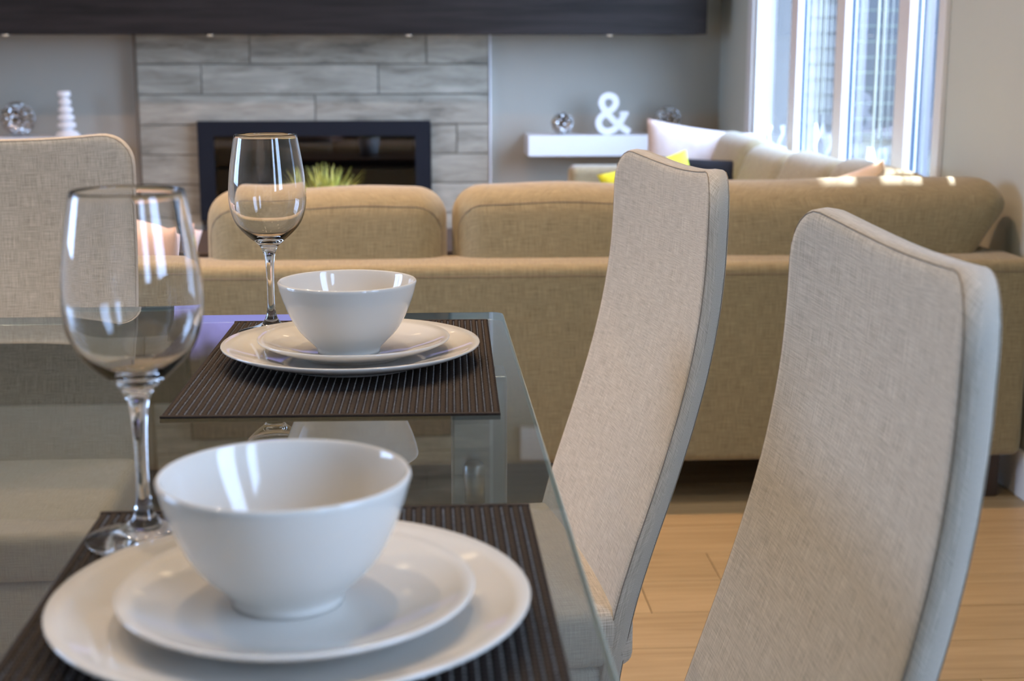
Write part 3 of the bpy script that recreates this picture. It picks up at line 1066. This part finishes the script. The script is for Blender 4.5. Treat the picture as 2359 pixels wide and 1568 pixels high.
# ---------------------------------------------------------------- glass table
TX0, TX1, TY0, TY1, TZ = -1.10, 0.0985, -0.35, 1.742, 0.75
gt = thing('glass_table', 'clear glass dining table set with two places', 'table', ((TX0 + TX1) / 2, (TY0 + TY1) / 2, 0))
hx, hy = (TX1 - TX0) / 2, (TY1 - TY0) / 2


def rr_outline(hx, hy, r, n=8):
    pts = []
    for cx, cy, a0 in ((hx - r, hy - r, 0), (-hx + r, hy - r, 90), (-hx + r, -hy + r, 180), (hx - r, -hy + r, 270)):
        for k in range(n + 1):
            a = math.radians(a0 + 90 * k / n)
            pts.append((cx + r * math.cos(a), cy + r * math.sin(a)))
    return pts


bm = bmesh.new()
th_, ch_ = 0.010, 0.0012
o0, o1 = rr_outline(hx, hy, 0.015), rr_outline(hx - ch_, hy - ch_, 0.0138)
lv = []
for o_, z in ((o1, TZ - th_), (o0, TZ - th_ + ch_), (o0, TZ - ch_), (o1, TZ)):
    lv.append([bm.verts.new((p[0], p[1], z)) for p in o_])
nn = len(o0)
bm.faces.new(lv[3])
bm.faces.new(lv[0][::-1])
edge_faces = []
for a, b in zip(lv[:-1], lv[1:]):
    for k in range(nn):
        edge_faces.append(bm.faces.new((a[k], a[(k + 1) % nn], b[(k + 1) % nn], b[k])))
for f in edge_faces:
    f.material_index = 1
me = finish(bm, 'tabletop')
me.materials.append(M['table_glass'])
me.materials.append(M['glass_edge'])
link('tabletop', me, None, gt)
LX = 0.058
for (lx, ly) in ((0.028 + LX / 2, 1.475), (TX0 + 0.10, 1.475), (0.028 + LX / 2, -0.15), (TX0 + 0.10, -0.15)):
    px, py = lx - (TX0 + TX1) / 2, ly - (TY0 + TY1) / 2
    lg = link('leg', boxes('leg', [(px - LX / 2, px + LX / 2, py - LX / 2, py + LX / 2, 0, TZ - th_ - 0.004)], bevel=0.003), M['metal_leg'], gt)
    link('pad', lathe('pad', [(0, 0), (0.018, 0), (0.018, 0.0035), (0, 0.0035)], 20), M['rubber'], lg, (px, py, TZ - th_ - 0.0039))
    link('connector', lathe('connector', [(0, -0.04), (0.011, -0.04), (0.011, 0.0), (0.008, 0.003), (0, 0.003)], 24), M['metal_leg'], lg, (px - 0.006, py - LX / 2 - 0.012, 0.645))

# ---------------------------------------------------------------- placemats
NS, MW, ML = 44, 0.300, 0.447
pitch = MW / NS
per = 0.0052
bm = bmesh.new()
nr = int(ML / per * 4)
sec = [(-0.0031, 0.0002), (-0.0026, 0.0013), (-0.0011, 0.0021), (0.0011, 0.0021), (0.0026, 0.0013), (0.0031, 0.0002)]
prev = None
for i in range(nr + 1):
    yy = -ML / 2 + ML * i / nr
    ph = 2 * PI * yy / per
    s = 0.62 + 0.38 * math.cos(ph)
    dx = 0.00035 * math.sin(ph / 2)
    cur = [bm.verts.new((sx * (0.92 + 0.08 * math.cos(ph)) + dx, yy, sz * s)) for sx, sz in sec]
    if prev:
        for k in range(5):
            bm.faces.new((prev[k], prev[k + 1], cur[k + 1], cur[k]))
        bm.faces.new((prev[5], prev[0], cur[0], cur[5]))
    else:
        bm.faces.new(cur)
    prev = cur
bm.faces.new(prev[::-1])
bmesh.ops.recalc_face_normals(bm, faces=bm.faces[:])
strand_me = finish(bm, 'strand', True)
strand_me.materials.append(M['strand'])
# pale stitches in the grooves
V, Fc = [], []
ny = int(ML / 0.0052)
for i in range(1, NS):
    x = -MW / 2 + pitch * i
    for j in range(ny):
        yy = -ML / 2 + 0.0026 + j * 0.0052 + (0.0013 if i % 2 else 0)
        z0, z1 = 0.0006, 0.0024 + random.uniform(-0.0003, 0.0004)
        a, b = 0.0007, 0.0009
        n0 = len(V)
        V += [(x - a, yy - b, z0), (x + a, yy - b, z0), (x + a, yy + b, z0), (x - a, yy + b, z0), (x, yy - b * 0.6, z1), (x, yy + b * 0.6, z1)]
        Fc += [(n0, n0 + 1, n0 + 4), (n0 + 1, n0 + 2, n0 + 5, n0 + 4), (n0 + 2, n0 + 3, n0 + 5), (n0 + 3, n0, n0 + 4, n0 + 5)]
st_me = bpy.data.meshes.new('stitches')
st_me.from_pydata(V, [], Fc)
st_me.materials.append(M['stitch'])
base_me = boxes('backing', [(-MW / 2, MW / 2, -ML / 2 + 0.001, ML / 2 - 0.001, 0, 0.0008)])
base_me.materials.append(M['strand'])
hem_me = boxes('hem', [(-MW / 2, MW / 2, -0.0022, 0.0022, 0, 0.0026)], bevel=0.0009)
hem_me.materials.append(M['strand'])


def placemat(label, cx, cy, rz):
    t = thing('placemat', label, 'placemat', (cx, cy, TZ + 0.0004), rz, 'dark brown woven placemats')
    link('backing', base_me, None, t)
    for i in range(NS):
        link('strand', strand_me, None, t, (-MW / 2 + pitch * (i + 0.5), 0, 0.0007))
    link('stitches', st_me, None, t, (0, 0, 0.0004))['kind'] = 'stuff'
    for s in (-1, 1):
        link('hem', hem_me, None, t, (0, s * (ML / 2 - 0.001), 0.0002))


placemat('dark brown ribbed woven placemat under the nearer bowl and plates', -0.0765, 0.748, math.radians(0))
placemat('dark brown ribbed woven placemat under the farther bowl and plates', -0.0780, 1.457, math.radians(-1.2))

# ---------------------------------------------------------------- crockery
MZ = TZ + 0.0034


def plate_profile(R, flat, rim, th=0.0042, foot=0.0025):
    top = [(0, foot + th), (flat * 0.6, foot + th), (flat, foot + th + 0.0006)]
    for k in range(1, 7):
        t = k / 6
        top.append((flat + (R - flat) * t, foot + th + 0.0006 + (rim - foot - th - 0.0006) * (0.45 * t + 0.55 * t ** 2)))
    lip = [(R + 0.0008, rim - 0.0008), (R + 0.0006, rim - 0.0022)]
    bot = []
    for k in range(5, -1, -1):
        t = k / 6
        bot.append((flat + (R - flat) * t - 0.0005, foot + 0.0006 + (rim - 0.0035 - foot - 0.0006) * (0.45 * t + 0.55 * t ** 2)))
    fr = [(flat - 0.002, 0.0), (flat - 0.006, 0.0), (flat - 0.008, foot), (0, foot)]
    return top + lip + bot + fr


dp = lathe('dinner_plate', plate_profile(0.1315, 0.078, 0.0212), 96)
dp.materials.append(M['china'])
sp = lathe('salad_plate', plate_profile(0.0975, 0.055, 0.0200), 96)
sp.materials.append(M['china'])
BH = 0.0735
outer = [(0.0, 0.002), (0.026, 0.002), (0.028, 0.0), (0.0312, 0.0), (0.0318, 0.003), (0.0335, 0.0065), (0.0405, 0.0135), (0.0490, 0.0225), (0.0565, 0.0345), (0.0632, 0.0500), (0.0672, 0.0620), (0.0697, BH - 0.001)]
inner = [(0.0686, BH + 0.0003), (0.0672, BH - 0.001), (0.0640, 0.0600), (0.0600, 0.0490), (0.0535, 0.0355), (0.0455, 0.0240), (0.0360, 0.0140), (0.0240, 0.0082), (0.010, 0.0065), (0, 0.0063)]
bw = lathe('cereal_bowl', outer[:4] + smooth_prof(outer[4:], 3) + smooth_prof(inner, 3), 96)
bw.materials.append(M['china'])

wo = [(0.0, 0.0), (0.030, 0.0), (0.0362, 0.0004), (0.0372, 0.0014), (0.0362, 0.0024), (0.028, 0.0048), (0.018, 0.0078), (0.0105, 0.0120), (0.0065, 0.0185), (0.0045, 0.030), (0.0040, 0.045), (0.0043, 0.066), (0.0054, 0.084), (0.0075, 0.0945),
      (0.0125, 0.1030), (0.0225, 0.1115), (0.0335, 0.1230), (0.0400, 0.1360), (0.0428, 0.1510), (0.0428, 0.1660), (0.0410, 0.1860), (0.0380, 0.2060), (0.0347, 0.2255)]
wi = [(0.0344, 0.2259), (0.0341, 0.2255), (0.0374, 0.2060), (0.0404, 0.1860), (0.0421, 0.1660), (0.0420, 0.1510), (0.0391, 0.1370), (0.0325, 0.1245), (0.0215, 0.1145), (0.0110, 0.1085), (0.004, 0.1065), (0, 0.1062)]
wg = lathe('wine_glass', [wo[0]] + smooth_prof(wo[1:], 4) + smooth_prof(wi, 4), 96)
wg.materials.append(M['wine'])


def place(cx, cy, bx, by, gx, gy, who):
    o = link('dinner_plate', dp, None, None, (cx, cy, MZ))
    tag(o, 'large white dinner plate, lowest of the %s stack' % who, 'plate', 'white dinner plates')
    o = link('salad_plate', sp, None, None, (cx + 0.003, cy - 0.002, MZ + 0.0072))
    tag(o, 'smaller white plate between dinner plate and bowl in the %s stack' % who, 'plate', 'white salad plates')
    o = link('cereal_bowl', bw, None, None, (bx, by, MZ + 0.0142))
    tag(o, 'white footed china bowl on top of the %s plate stack' % who, 'bowl', 'white china bowls')
    o = link('wine_glass', wg, None, None, (gx, gy, MZ - 0.0004))
    o.scale = (1.025, 1.025, 1.012) if who == 'nearer' else (1, 1, 0.985)
    tag(o, 'empty clear wine glass standing behind the %s bowl' % who, 'wine glass', 'empty wine glasses')


place(-0.0745, 0.757, -0.0775, 0.764, -0.1845, 0.912, 'nearer')
place(-0.0745, 1.452, -0.0760, 1.432, -0.172, 1.612, 'farther')
